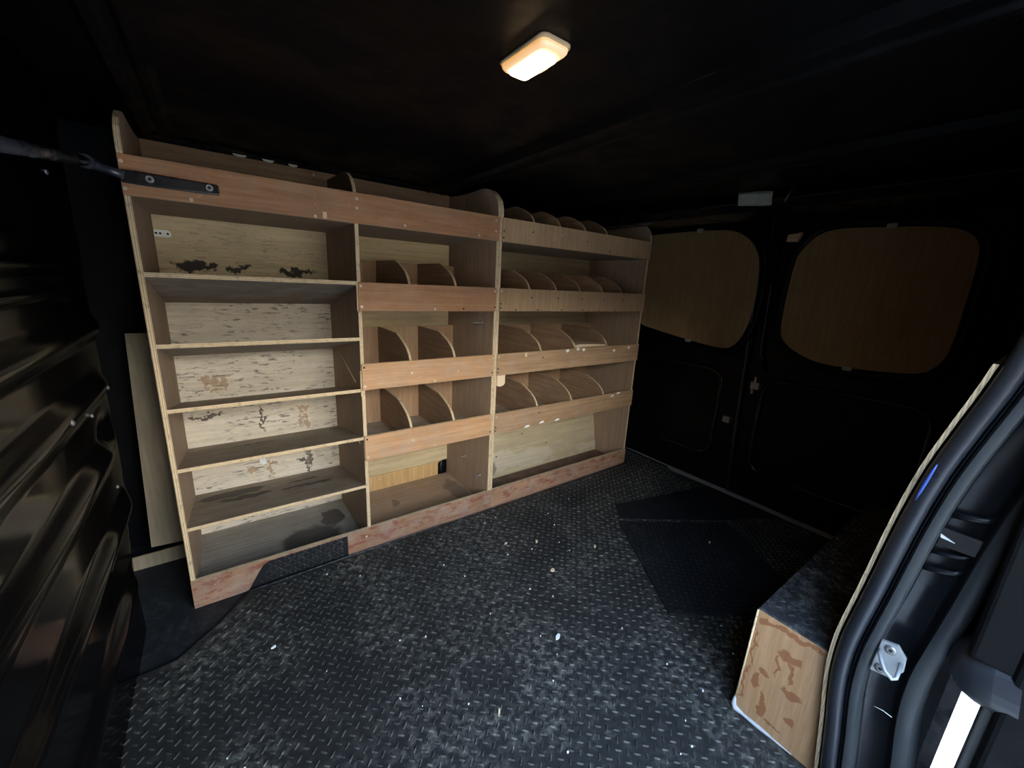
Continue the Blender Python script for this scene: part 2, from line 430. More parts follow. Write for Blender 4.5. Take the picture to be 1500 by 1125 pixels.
MB().tube([(-.10, -.209, -.004), (-.03, -.205, -.003), (.062, -.125, -.003), (.142, -.026, -.002)], .004, 6).build('cut_edge', M['rubber_dark'], mat)

om = thing('rubber_mat_offcut', 'darker square rubber mat offcut lying askew near the rear doors', 'floor mat', (1.57, -.765, .002))
MB().prism([(off_q[0][0] * .5 + off_q[k][0] * .5 + (off_q[k][0] - off_q[0][0]) * .5, off_q[k][1]) for k in range(4)], 'z', .0015, .0085).build('mat_sheet', M['rubber_clean'], om, bevel=.0015)
t2 = treads(io, .0085, 1.2, 1.95, -1.10, -.4, .0212, .0085, .0024, .0008)
tag(t2.build('tread_bars', M['rubber_clean'], om, fix=False), 'low worn tread bars of the offcut', kind='stuff')
for (hx, hy) in ((1.255, -.86), (1.53, -.47)):
    MB().lathe((hx, hy, .0075), (0, 0, 1), [(.017, 0), (.017, .0016), (.012, .0018)], 16).build('fixing_hole', M['hole'], om)
rm = MB().prism([(1.60, -.305), (2.195, -.445), (2.195, -.80), (1.94, -.67), (1.525, -.40)], 'z', -.001, .0026).build('rubber_sheet', M['rubber_clean'], bevel=.001)
tag(rm, 'thin plain dark rubber sheet tucked beneath the mat offcut by the rear doors', 'rubber sheet')

sill_p = [(2.352, .23), (2.311, -.156), (2.336, -.67), (2.336, -1.2), (2.243, -1.2), (2.242, -.675), (2.246, -.421), (2.233, -.222), (2.292, -.16), (2.301, .163), (2.31, .23)]
tag(MB().prism([(x - .045, y) for x, y in sill_p], 'z', -.012, .001).build('trim_1', M['grey_sill'], bevel=.002), 'worn grey sill strip along the foot of the rear doors', kind='structure')

# small debris on the floor
def chip(name, x, y, L, w, ang, label, mat_, z=.0028, cat='debris', group=None):
    mb = MB(); n = 7
    prof = []
    rr = random.Random(int(x * 1e4 + y * 1e3))
    for k in range(n):
        a = 2 * math.pi * k / n
        f = rr.uniform(.7, 1.15)
        px, py = L * f * math.cos(a), w * f * math.sin(a)
        prof.append((x + px * math.cos(ang) - py * math.sin(ang), y + px * math.sin(ang) + py * math.cos(ang)))
    mb.prism(prof, 'z', z - .0016, z + .0022)
    o = mb.build(name, mat_, origin=(x, y, z))
    return tag(o, label, cat, group)
chip('wood_chip', 1.097, -.326, .010, .0055, .9, 'pale splinter on the mat, nearest the racking base board', M['cream'])
chip('wood_chip', 1.277, -.475, .008, .006, .3, 'pale chip on the mat beside the corner of the askew mat offcut', M['cream'])
chip('wood_chip', 1.041, -.486, .010, .008, .1, 'round beige chip on the mat in the middle of the floor', M['cream'])
chip('wood_chip', .985, -.27, .008, .004, .2, 'flat brownish flake on the mat left of the pale splinter', M['cream'])
chip('wood_chip', .60, -.79, .010, .003, .8, 'curled yellowish shaving on the mat nearest the open side door', M['cream'])
chip('paint_flake', .865, -.71, .013, .006, .5, 'grey white smear of dried paint on the middle of the mat', M['white'])
chip('paint_flake', 1.70, -.72, .006, .004, .3, 'tiny pale flake lying on the dark mat offcut', M['cream'], z=.0105)
chip('wood_chip', .18, -.30, .007, .003, .2, 'small white splinter on the dark mat left of the racking corner', M['white'])

gr = random.Random(5); mb = MB()
for k in range(46):
    x, y = gr.uniform(.05, 1.5), gr.uniform(-1.1, -.06)
    if not ib(x, y) or io(x, y): continue
    r_ = gr.uniform(.0012, .0026); a = gr.uniform(0, 3)
    mb.prism([(x + r_ * math.cos(a + q) * gr.uniform(.6, 1.5), y + r_ * math.sin(a + q)) for q in (0, 1.3, 2.6, 3.9, 5.1)], 'z', .0008, .0034)
tag(mb.build('grit', M['white']), 'tiny pale flecks of grit scattered over the rubber mat', 'grit', kind='stuff')

# ------------------------------------------------------------------ setting: walls, ceiling
# far side wall with pressed ribs
def far_wall(x, z):
    y = .452
    if z > 1.2: y -= ((z - 1.2) / .22) ** 2 * .07
    return (x, y, z)
zs = [-.06 + i * .04 for i in range(38)]
mb = MB().grid(far_wall, [W + i * (E - W) / 12 for i in range(13)], zs)
mb.box(W, E, .47, .50, -.06, 1.45)
tag(mb.build('wall_left', M['black_dull'], fix=False), 'black painted far side of the van behind the racking', kind='structure')

mb = MB().box(W, E, -1.43, .5, 1.40, 1.46)
ceil = tag(mb.build('ceiling', M['ceil']), 'black van roof', kind='structure')
for x0, x1, d in ((.02, .09, .010), (.945, 1.035, .024), (1.52, 1.60, .02)):
    pr = [(x0 - .012, 1.4015), (x0 + .004, 1.40 - d), (x0 + .02, 1.40 - d), (x0 + .028, 1.40 - d + .008), (x1 - .028, 1.40 - d + .008), (x1 - .02, 1.40 - d), (x1 - .004, 1.40 - d), (x1 + .012, 1.4015)]
    MB().prism(pr, 'y', -1.30, .40).build('roof_bow', M['ceil'], ceil, bevel=.003)
MB().tube([(W, .385, 1.405), (.6, .385, 1.408), (E, .385, 1.405)], .018, 10).build('cant_rail', M['black'], ceil)

# bulkhead: pressed steel panel with ribs running across the van
def sstep(a, b, x):
    t = max(0, min(1, (x - a) / (b - a))); return t * t * (3 - 2 * t)
ribs = [(1.315, .020, .012), (.995, .018, .016), (.945, .014, .010), (.850, .040, .018), (.71, .045, .018), (.55, .05, .018), (.37, .05, .018), (.18, .05, .016)]
def bulk(y, z):
    end = .165 - .10 * sstep(.55, .15, z) + .035 * sstep(1.0, 1.05, z)
    body = sstep(end, end - .085, y)
    x = -.255 + .145 * body
    fade = sstep(end - .05, end - .16, y)
    for k, (zc, w, h) in enumerate(ribs):
        f = sstep(end - .04 - .035 * (k % 3), end - .13 - .035 * (k % 3), y)
        d = abs(z - zc) / w
        x += h * (1 - d * d) ** 2 * f if d < 1 else 0     # flat-backed half round rib
    if 1.04 < z < 1.2: x -= .014 * fade * sstep(1.04, 1.065, z) * sstep(1.2, 1.175, z)
    x += .003 * noise.noise(Vector((y * 2, z * 3, 2.1))) * body
    x -= .03 * math.exp(-(((y + .12) / .035) ** 2 + ((z - .925) / .012) ** 2)) * body
    x -= .035 * math.exp(-(((y + .01) / .05) ** 2 + ((z - .585) / .03) ** 2)) * body
    return (x, y, z)
ys = [-1.30 + i * .011 for i in range(160)]
zs = [-.012 + i * .0058 for i in range(248)]
mb = MB().grid(bulk, ys, zs)
mb.box(-.30, -.27, -1.33, .46, -.06, 1.43)
bulkh = tag(mb.build('wall_front', M['bulkhead'], fix=False), 'glossy black pressed steel bulkhead with horizontal ribs', kind='structure')
for y, z, s in ((-.03, 1.19, .008), (.01, .70, .006), (-.10, .66, .005), (-.32, .71, .006), (-.02, .44, .005)):
    x = bulk(y, z)[0]
    MB().lathe((x - .001, y, z), (1, 0, .2), [(s, 0), (s, .002), (s * .6, .004)], 8).build('bolt', M['steel'], bulkh)

# rear doors -----------------------------------------------------------
Lw = [(.175, 1.30), (.129, 1.313), (-.151, 1.317), (-.333, 1.312), (-.402, 1.28), (-.454, 1.232), (-.483, 1.171), (-.496, 1.073), (-.497, .935), (-.475, .816), (-.434, .756), (-.389, .738), (-.2, .757), (.048, .795), (.12, .81), (.18, .86), (.21, .95), (.215, 1.2), (.205, 1.26)]
Rw = [(-.63, 1.157), (-.642, 1.202), (-.689, 1.263), (-.75, 1.286), (-.91, 1.28), (-1.041, 1.272), (-1.115, 1.256), (-1.151, 1.22), (-1.162, 1.177), (-1.165, 1.081), (-1.167, .879), (-1.155, .809), (-1.123, .765), (-1.068, .751), (-.897, .740), (-.794, .741), (-.705, .774), (-.655, .809), (-.63, .849), (-.624, .982)]
def smooth_loop(p, it=2):
    for _ in range(it):
        q = []
        for i in range(len(p)):
            a, b = p[i], p[(i + 1) % len(p)]
            q += [(a[0] * .75 + b[0] * .25, a[1] * .75 + b[1] * .25), (a[0] * .25 + b[0] * .75, a[1] * .25 + b[1] * .75)]
        p = q
    return p
def grow(p, d):
    n = len(p); out = []
    area = sum(p[i][0] * p[(i + 1) % n][1] - p[(i + 1) % n][0] * p[i][1] for i in range(n))
    sg = 1 if area > 0 else -1
    for i in range(n):
        a, b = Vector(p[i - 1]), Vector(p[(i + 1) % n]); t = (b - a).normalized()
        out.append((p[i][0] + t.y * d * sg, p[i][1] - t.x * d * sg))
    return out
def rear_door(idx, y0, y1, win, label, blabel, lower):
    d = thing('door_%d' % idx, label, 'door', (2.24, (y0 + y1) / 2, 0), kind='structure')
    MB().box(2.235, 2.27, y0, y1, .0, 1.36).build('door_skin', M['black_dull'], d, bevel=.008)
    w = smooth_loop(win)
    # window surround: rounded ring
    pts = [(2.222, y, z) for y, z in grow(w, .022)]
    mb = MB(); mb.tube(pts + [pts[0]], .020, 8, caps=False, sq=.7); mb.build('window_surround', M['black_dull'], d)
    bd = MB().prism(w, 'x', 2.202, 2.2115, side=1).build('window_board', [M['window_ply'], M['edge_x']], d)
    tag(bd, blabel)
    # lower pressed panel
    ya, yb = lower[0][0], lower[2][0]
    lp = rrect((ya + yb) / 2, .39, abs(ya - yb) / 2, .235, .07)
    pts = [(2.236, y, z) for y, z in lp]
    MB().tube(pts + [pts[0]], .012, 8, caps=False).build('pressed_panel_edge', M['black'], d)
    return d
dL = rear_door(1, -.508, .40, Lw, 'black left rear door with a plywood board filling its window', 'brown plywood window board beside the racking', [(.30, .62), (.30, .16), (-.40, .16), (-.42, .62)])
dR = rear_door(2, -1.24, -.512, Rw, 'black right rear door with a larger dim plywood window board', 'dim brown plywood window board next to the side wall', [(-.60, .62), (-.62, .16), (-1.18, .16), (-1.18, .62)])
def clip(d, y, z):
    mb = MB().box(2.192, 2.203, y - .016, y + .016, z - .009, z + .009)
    mb.box(2.196, 2.235, y - .012, y + .012, z + (.006 if z > 1 else -.012), z + (.012 if z > 1 else -.006))
    mb.build('board_clip', M['lamp_off'], d, bevel=.002)
clip(dL, -.175, 1.316); clip(dL, -.201, .758); clip(dR, -.924, 1.281); clip(dR, -.90, .741)
# meeting edges
MB().tube([(2.228, -.482, 1.33), (2.222, -.486, 1.0), (2.224, -.50, .70), (2.226, -.515, .3), (2.228, -.53, .02)], .010, 8).build('door_seal', M['seal'], dL)
MB().tube([(2.226, -.55, 1.30), (2.218, -.55, 1.0), (2.22, -.56, .75), (2.228, -.6, .66)], .009, 8).build('edge_bead', M['black'], dR)
lt = MB().box(2.20, 2.235, -.590, -.552, .570, .606).box(2.195, 2.21, -.575, -.566, .60, .632).box(2.195, 2.21, -.572, -.560, .548, .575)
tag(lt.build('latch', M['steel'], dR, bevel=.002), 'dull steel latch')
MB().box(2.205, 2.236, -.485, -.45, .368, .402).box(2.2, 2.208, -.475, -.455, .376, .394).build('lock_plate', M['steel'], dL, bevel=.002)
tp = MB().prism([(-.575, 1.245), (-.578, 1.275), (-.61, 1.277), (-.628, 1.283), (-.632, 1.278), (-.618, 1.243)], 'x', 2.212, 2.236).build('top_catch', M['lamp_base'], dR, bevel=.002)
# header above the rear doors
hd = MB().prism([(1.93, 1.401), (1.905, 1.392), (1.885, 1.362), (1.93, 1.335), (2.10, 1.33), (2.27, 1.36), (2.27, 1.401)], 'y', -1.30, .44).build('trim_2', M['black'], bevel=.006)
tag(hd, 'black header rail above the rear doors', kind='structure')
tag(MB().box(2.29, 2.33, -1.43, .5, -.06, 1.45).build('wall_rear', M['black_dull']), 'black outer shell behind the rear doors', kind='structure')
rod = MB().tube([(1.89, -.69, 1.398), (1.888, -.668, 1.347)], .0022, 6).build('wire_stub', M['steel'])
tag(rod, 'thin straight wire stub hanging beside the unlit rear lamp', 'wire')
br = MB().box(2.165, 2.235, -.180, -.150, 1.377, 1.384).box(2.16, 2.167, -.180, -.150, 1.372, 1.388).build('roof_clip', M['steel'], bevel=.001)
tag(br, 'small dull metal clip under the rear header above the left window board', 'clip')

# near side wall behind the sliding door opening, plywood lined
PROF = [(-.06, -1.288), (0, -1.281), (.164, -1.262), (.24, -1.252), (.295, -1.2475), (.36, -1.2475), (.42, -1.253), (.486, -1.260), (.64, -1.275), (.74, -1.289), (.82, -1.306), (.89, -1.322), (.96, -1.334), (1.1, -1.345), (1.22, -1.335), (1.32, -1.30), (1.42, -1.22)]
def yl(z):
    if z <= PROF[0][0]: return PROF[0][1]
    for i in range(len(PROF) - 1):
        (a, ya), (b, yb) = PROF[i], PROF[i + 1]
        if z <= b:
            p0 = PROF[max(0, i - 1)]; p3 = PROF[min(len(PROF) - 1, i + 2)]
            m0 = (yb - p0[1]) / (b - p0[0]); m1 = (p3[1] - ya) / (p3[0] - a); h = b - a; t = (z - a) / h
            return (2*t**3-3*t*t+1)*ya + (t**3-2*t*t+t)*h*m0 + (-2*t**3+3*t*t)*yb + (t**3-t*t)*h*m1
    return PROF[-1][1]
zz = [-.02 + i * .0315 for i in range(31)]
prof = [(yl(z), z) for z in zz] + [(yl(z) - .0062, z) for z in zz[::-1]]
lin = MB().prism(prof, 'x', 1.086, 2.20, side=0, cap=1).build('plywood_lining', [M['lining'], M['edge_pale']])
tag(lin, 'curved plywood lining on the near side wall with its pale edge facing the door opening', 'panel')
zz = [-.06 + i * .0296 for i in range(51)]
prof = [(yl(z) - .012, z) for z in zz] + [(-1.40, 1.42), (-1.40, -.06)]
tag(MB().prism(prof, 'x', 1.135, E, side=0).build('wall_right', M['black_dull']), 'black near side of the van body behind the sliding door pillar', kind='structure')
# sliding door pillar: one swept section
sec = [(.045, -.008), (.002, -.008), (.0, -.018), (.0, -.050), (.006, -.054), (.020, -.058), (.024, -.064), (.024, -.098), (.018, -.104), (.010, -.107), (.006, -.110)]
zz = [-.10 + i * .03 for i in range(52)]
mb = MB()
n = len(sec); b0 = 0
for z in zz:
    for dx, dy in sec: mb.v.append((1.092 + dx, yl(z) + dy * (1 if z < .45 else 1 - .0 * z), z))
for i in range(len(zz) - 1):
    for k in range(n - 1):
        mb.face([i * n + k, (i + 1) * n + k, (i + 1) * n + k + 1, i * n + k + 1], 0, True)
pil = mb.build('trim_3', M['jamb'])
pil.data.update()
md = pil.modifiers.new('edge', 'EDGE_SPLIT'); md.split_angle = math.radians(50)
tag(pil, 'black painted rear pillar of the sliding door opening with rubber seals', kind='structure')
zt = [-.10 + i * .03 for i in range(51)]
def sweep(name, section, mt, par):
    """a section (x, y offset from the lining line) carried up the pillar"""
    mb = MB(); n = len(section)
    for z in zt:
        for dx, dy in section: mb.v.append((1.092 + dx, yl(z) + dy, z))
    for i in range(len(zt) - 1):
        for k in range(n):
            k2 = (k + 1) % n
            mb.face([i * n + k, (i + 1) * n + k, (i + 1) * n + k2, i * n + k2], 0, True)
    o = mb.build(name, mt, par)
    md = o.modifiers.new('edge', 'EDGE_SPLIT'); md.split_angle = math.radians(48)
    return o
sweep('door_seal', [(.0, -.0095), (-.012, -.0105), (-.018, -.015), (-.021, -.022), (-.021, -.029), (-.018, -.034), (-.012, -.0365), (.0, -.037)], M['seal'], pil)
sweep('seal_lip', [(.0, -.0375), (-.010, -.038), (-.013, -.0395), (-.010, -.041), (.0, -.0415)], M['seal'], pil)
sweep('seal_flange', [(.0, -.042), (-.012, -.0425), (-.019, -.046), (-.0205, -.052), (-.019, -.058), (-.010, -.061), (.008, -.061)], M['flange'], pil)
sweep('outer_flange', [(.012, -.108), (-.001, -.111), (-.003, -.116), (-.003, -.130), (.002, -.136), (.05, -.139), (.05, -.112)], M['flange'], pil)
# blue paint smear lying on the seal
pts = [(1.0735, yl(z) - .0165, z) for z in (.685, .70, .72, .74, .755)]
MB().tube(pts, [.001, .0026, .003, .0024, .001], 6).build('paint_smear', M['blue'], pil)
# pressings in the recess of the pillar
for z0, h, dz, mt in ((.668, .0065, .004, 'jamb'), (.558, .0055, .006, 'jamb'), (.592, .004, .005, 'jamb')):
    pts = [(1.112, yl(z0) - .060, z0 + .0), (1.109, yl(z0) - .080, z0 + dz), (1.109, yl(z0) - .098, z0 + 2 * dz), (1.116, yl(z0) - .106, z0 + 2 * dz + .006)]
    MB().tube(pts, h, 8).build('pressed_rib', M[mt], pil)
tpz = .628
MB().box(1.104, 1.112, yl(tpz) - .108, yl(tpz) - .060, tpz - .017, tpz + .015).build('tape_strip', M['tape'], pil, bevel=.002)
MB().prism([(yl(tpz) - .062, tpz + .004), (yl(tpz) - .080, tpz - .004), (yl(tpz) - .063, tpz - .002)], 'x', 1.1015, 1.1045).build('tape_tear', M['white'], pil)
# striker
st = thing('door_striker', 'zinc plated striker plate with wire loop bolted on the door pillar', 'striker', (1.085, -1.332, .372))
MB().prism([(-1.312, .406), (-1.334, .412), (-1.348, .395), (-1.350, .368), (-1.337, .342), (-1.309, .336)], 'x', 1.074, 1.081).build('plate', M['zinc'], st, bevel=.0015)
MB().tube([(1.076, -1.314, .386), (1.062, -1.316, .386), (1.052, -1.321, .382), (1.044, -1.330, .372), (1.042, -1.341, .366), (1.046, -1.345, .369), (1.060, -1.345, .376), (1.076, -1.344, .382)], .0032, 8).build('loop', M['zinc'], st)
for y, z in ((-1.327, .397), (-1.322, .351)):
    o = MB().lathe((1.0745, y, z), (-1, 0, 0), [(.0085, 0), (.0085, .002), (.005, .0035)], 14).build('bolt', M['steel'], st)
    MB().lathe((1.0712, y, z), (-1, 0, 0), [(.003, 0), (.003, .0006)], 6).build('socket', M['hole'], o)
MB().tube([(1.083, -1.33, .262), (1.0825, -1.342, .265), (1.083, -1.355, .263)], .0007, 5).build('scratch', M['white'], pil)
# body side outside the pillar and the opened sliding door
tag(MB().box(1.145, E, -1.418, -1.40, -.12, 1.46).build('wall_outer', M['black']), 'black outer body side behind the pillar', kind='structure')
sd = thing('door_3', 'black sliding door slid open behind the pillar, its edge showing at the lower right', 'door', (1.6, -1.52, -.08), kind='structure')
MB().box(1.06, 2.2, -1.565, -1.53, -.08, 1.38).build('door_skin', M['black_dull'], sd, bevel=.006)
MB().box(1.035, 1.085, -1.565, -1.449, -.08, 1.38).build('leading_edge', M['matt_black'], sd, bevel=.010, seg=3)
MB().box(1.028, 1.037, -1.53, -1.475, .14, .20).build('edge_plate', M['rubber_clean'], sd, bevel=.004)
MB().box(1.05, 1.085, -1.46, -1.4375, -.08, .44).build('edge_trim', M['grey_trim'], sd, bevel=.003)
MB().box(1.04, 1.085, -1.50, -1.405, .478, 1.36).build('inner_frame', M['matt_black'], sd, bevel=.008, seg=3)
bf = MB().lathe((1.085, -1.468, .450), (.05, 1, -.15), [(.056, 0), (.056, .026), (.053, .045), (.046, .060), (.034, .070), (.018, .0765), (.004, .0785)], 24).build('rubber_buffer', M['seal'], sd)
# front pillar, header and step of the sliding door opening (behind the viewer)
tag(MB().box(-.30, .14, -1.46, -1.405, -.12, 1.46).box(-.30, -.02, -1.40, -1.31, -.06, 1.43).build('wall_pillar', M['black_dull']), 'black front pillar of the sliding door opening', kind='structure')
tag(MB().box(.14, 1.14, -1.46, -1.375, 1.24, 1.46).build('trim_4', M['black_dull']), 'black header over the sliding door opening', kind='structure')
tag(MB().box(-.02, 1.09, -1.43, -1.33, -.16, -.02).build('trim_5', M['black_dull']), 'black step sill of the sliding door opening', kind='structure')
# yard outside the open door; both walls are added unseen to shape the daylight
tag(MB().box(-12, 14, -16, 12, -.70, -.55).build('ground', M['concrete']), 'pale concrete yard outside the van', kind='structure')
tag(MB().box(-9, 11, -4.7, -4.45, -.55, 1.80).build('wall_yard', M['yard_wall']), 'buff brick yard wall facing the open side door', kind='structure')  # unseen wall added to cut off the low sky

tag(MB().box(-2.6, -2.35, -4.45, 3.0, -.55, 2.9).build('wall_yard', M['yard_wall_dark']), 'dark yard side wall ahead of the van', kind='structure')  # unseen wall added to keep sky light off the box, jamb and rear boards

# lining boards in the gap between bulkhead and racking
b1 = MB().prism([(-.085, .80), (-.118, .062), (-.002, .055), (-.002, .80)], 'y', .297, .303, side=1).build('plywood_strip', [M['lining'], M['edge_y']])
tag(b1, 'tall beige lining board in the gap left of the racking', 'panel')
for x, z in ((-.093, .142), (-.088, .128)):
    MB().lathe((x, .2975, z), (0, -1, 0), [(.003, 0), (.003, .002), (.001, .003)], 8).build('screw', M['steel'], b1)
b2 = MB().prism([(-.245, -.012), (-.245, .032), (-.18, .036), (-.002, .04), (-.002, -.012)], 'y', .318, .326, side=1).build('plywood_strip', [M['lining'], M['edge_y']])
tag(b2, 'low beige strip of board along the floor left of the racking', 'panel')
b2.location.y -= .02

# ------------------------------------------------------------------ racking
YB = .405
TAN = .221
PE = [M['side'], M['edge_x']]
def end_prof(top=1.372):
    k = top - 1.372
    return [(0, 0), (0, 1.24), (-.006, 1.262 + k), (-.003, 1.29 + k), (.007, 1.315 + k), (.028, 1.338 + k), (.055, 1.355 + k), (.085, 1.366 + k), (.12, 1.371 + k), (.17, 1.369 + k), (.25, 1.368 + k), (.33, 1.371 + k), (YB + .006, 1.378 + k), (YB + .006, 0)]
def front_edge_panel(name, x0, x1, prof, par, label=None):
    o = MB().prism(prof, 'x', x0, x1, side=1, cap=0).build(name, [M['side'], M['edge_x']], par)
    if label: o['label'] = label
    return o
def div_profile(z0, z1, depth, curve):
    """bin divider: flat top at z1, curved front down to the rail top at z0r"""
    return [(.004, z0)] + [(p[0], p[1]) for p in curve] + [(depth, z1), (depth, z0)]
def bin_divs(par, xs, z0, rail_t, z1, depth=.355, th=.009, s_curve=False):
    cv = []
    h = z1 - rail_t; d = .14
    cv.append((.004, rail_t))
    for k in range(1, 9):
        f = k / 8
        cv.append((.004 + d * (f - .13 * math.sin(2 * math.pi * f) * .55), rail_t + h * math.sin(f * math.pi / 2) ** .92))
    if s_curve: cv += [(.19, z1 - .002), (.25, z1 - .003)]
    prof = div_profile(z0, z1 + (.004 if s_curve else 0), depth, cv)
    prof = [(p, q) for p, q in prof]
    x = xs[0]
    src = MB().prism([(p, q) for p, q in prof], 'x', x - th / 2, x + th / 2, side=1, cap=0).build('bin_divider', [M['bin'], M['edge_x']], par, origin=(x, 0, z0))
    for x in xs[1:]:
        inst(src, par, (x, 0, z0))
def rail(par, x0, x1, z0, z1, mat_, screws=(), hide=False, name='front_rail', label=None):
    o = MB().box(x0, x1, -.008, .004, z0, z1, edge='y').build(name, [mat_, M['edge_y']], par, bevel=.0008, seg=1)
    for x, z, kind in screws:
        screw(o, x, -.008, z, kind)
    if label: o['label'] = label
    return o
def screw(par, x, y, z, kind='ring'):
    if kind == 'ring':
        MB().lathe((x, y + .0005, z), (0, -1, 0), [(.0046, 0), (.0046, .0012), (.003, .0014), (.0022, .0006)], 10).build('screw', M['brass'], par)
    elif kind == 'dark':
        MB().lathe((x, y + .0005, z), (0, -1, 0), [(.0036, 0), (.0036, .0008), (.002, .001)], 8).build('screw', M['hole'], par)
    else:
        mb = MB(); w = .006
        mb.box(x - w, x + w * .8, y - .0006, y + .0005, z - .009, z + .009)
        mb.build('bare_patch', M['cream'], par)

# --- unit A: open tilted shelves + bins beside them (one carcass, one long top rail)
A = thing('shelving_unit', 'brown plywood van racking with bare tilted shelves and a bank of bins beside them', 'shelving', (.53, .2, 0))
front_edge_panel('side_panel', 0, .012, end_prof(), A)
front_edge_panel('divider_panel', .528, .540, [(0, 0), (0, 1.176), (YB, 1.176), (YB, 0)], A)
front_edge_panel('side_panel', 1.066, 1.078, end_prof(), A)
# back panels, one per bay group
def back(par, x0, x1, z0, z1, mat_, name='back_panel', y=YB):
    return MB().box(x0, x1, y, y + .006, z0, z1, edge='y').build(name, [mat_, M['edge_y']], par)
back(A, .012, .528, .893, 1.1645, M['back'])
back(A, .012, .528, -.01, .893, M['back_scuffed'])
back(A, .540, 1.066, .078, 1.1645, M['back_mid'])
tb = back(A, .012, 1.066, 1.176, 1.387, M['top'])
screw(tb, .498, YB, 1.366)
lb = MB().prism([(.54, -.01), (1.012, -.01), (1.012, .062), (1.02, .074), (1.034, .0778), (.54, .0778)], 'y', YB - .004, YB + .004, side=1).build('lower_back_board', [M['back_low'], M['edge_y']], A)
lb['label'] = 'orange grained lower back board'
screw(lb, .705, YB - .004, .055); screw(lb, .93, YB - .004, .085)
# black object showing through the cut-out
ho = MB().box(1.0, 1.066, .425, .44, -.01, .09).build('cutout_backing', M['black'], A)
MB().tube([(1.04, .421, .0), (1.035, .419, .035), (1.045, .421, .07)], .006, 6).build('cable', M['seal'], ho)
# tilted shelves
SH = [.989, .806, .627, .449, .260]
for z in SH:
    th = .0115
    prof = [(0, z), (YB, z - YB * TAN), (YB, z - YB * TAN - th), (0, z - th)]
    o = MB()
    o.prism(prof, 'x', .012, .528)
    # front edge shows the ply layers
    fm = [i for i, f in enumerate(o.f) if all(abs(o.v[k][1]) < 1e-6 for k in f)]
    for i in fm: o.m[i] = 1
    o.build('shelf', [M['shelf'], M['edge_z']], A)
MB().box(.012, .528, .004, YB, -.012, .001).build('bottom_board', M['floorboard'], A)
MB().box(.540, 1.066, .004, YB - .004, -.012, .001).build('bottom_board', M['floorboard2'], A)
MB().box(.012, .528, 0, YB, 1.1645, 1.176).build('top_shelf', M['top'], A)
MB().box(.540, 1.066, 0, YB, 1.1645, 1.176).build('top_shelf', M['top'], A)
# bins
for z0, zt_, ztop in ((.894, .987, 1.070), (.622, .715, .798), (.357, .452, .533)):
    MB().box(.540, 1.066, .004, YB, z0, z0 + .011, edge='z').build('bin_floor', [M['shelf'], M['edge_z']], A)
    MB().box(.540, 1.066, .355, .362, z0 + .011, ztop, edge='y').build('bin_back', [M['bin_back'], M['edge_y']], A)
    bin_divs(A, (.708, .891), z0 + .011, zt_, ztop)
    mat_ = M['rail_red'] if z0 > .8 else M['rail_orange']
    rail(A, .529, 1.070, z0, zt_, mat_, [(.537, zt_ - .012, 'ring' if z0 > .8 else 'dark'), (.538, z0 + .014, 'ring'), (.80, z0 + .008, 'ring'), (1.062, zt_ - .014, 'ring'), (1.063, z0 + .016, 'dark'), (.708, (z0 + zt_) / 2, 'ring') if z0 < .7 else (.92, z0 + .01, 'dark')])
rail(A, 0, 1.0745, 1.1645, 1.2546, M['rail_red'], [(.006, 1.238, 'ring'), (.005, 1.179, 'ring'), (.127, 1.172, 'ring'), (.415, 1.171, 'ring'), (.536, 1.237, 'ring'), (.535, 1.21, 'ring'), (.442, 1.177, 'patch'), (.69, 1.177, 'ring'), (.98, 1.176, 'ring'), (1.055, 1.238, 'ring'), (1.055, 1.20, 'ring')], name='top_rail')
front = [(.046, 1.240), (.068, 1.238), (.4, 1.246), (.425, 1.244)]
tdp = [(.004, 1.176), (.004, 1.255), (.02, 1.285), (.04, 1.305), (.07, 1.322), (.116, 1.333), (.2, 1.335), (.337, 1.344), (.34, 1.176)]
MB().prism(tdp, 'x', .529, .539, side=1).build('tray_divider', [M['bin'], M['edge_x']], A)
# base boards (the first has a rubber filled cut-out)
bb = MB().prism([(0, -.011), (.140, -.011), (.150, .008), (.172, .045), (.188, .068), (.205, .0755), (.452, .077), (.452, .084), (0, .084)], 'y', -.008, .004, side=1).build('base_board', [M['base'], M['edge_y']], A)
tag(bb, 'reddish base board with a dark rubber filled cut-out')
rp = MB().box(.13, .452, .0, .003, -.011, .078).build('rubber_infill', M['rubber_clean'], bb)
mb = MB()
for i in range(22):
    for j in range(6):
        x, z = .15 + i * .0141, .0 + j * .0141
        if x < .15 + .6 * (z - .0) + .02 or x > .445 or z > .072: continue
        a = math.pi / 4 * (1 if (i + j) % 2 else -1); c, s_ = math.cos(a) * .008, math.sin(a) * .008
        mb.tube([(x - c, .0, z - s_), (x, -.0012, z), (x + c, .0, z + s_)], [.0008, .0022, .0008], 5)
tag(mb.build('tread_bars', M['tread'], bb), 'raised tread bars on the rubber infill', kind='stuff')
o = MB().box(.4525, 1.0745, -.008, .004, -.011, .084, edge='y').build('base_board', [M['base'], M['edge_y']], A, bevel=.0008, seg=1)
screw(o, .52, -.008, .05)
# perforated steel bracket in the top left bay
mb = MB().prism([(.0125, 1.097), (.0125, 1.119), (.047, 1.119), (.054, 1.115), (.056, 1.108), (.054, 1.101), (.047, 1.097)], 'y', YB - .003, YB - .0005)
pb = mb.build('steel_bracket', M['white_metal'], A); pb['label'] = 'pale perforated steel bracket'
for x in (.018, .028, .047):
    MB().lathe((x, YB - .0028, 1.108), (0, -1, 0), [(.0033, 0), (.0033, .0006)], 10).build('hole', M['hole'], pb)
# white flakes along the back board top
for x, l in ((.268, .022), (.352, .020), (.43, .017)):
    MB().prism([(x - l, 1.3885), (x - l * .7, 1.382), (x, 1.3795), (x + l * .7, 1.381), (x + l, 1.3885)], 'y', YB - .004, YB - .0005).build('white_flake', M['white'], A)
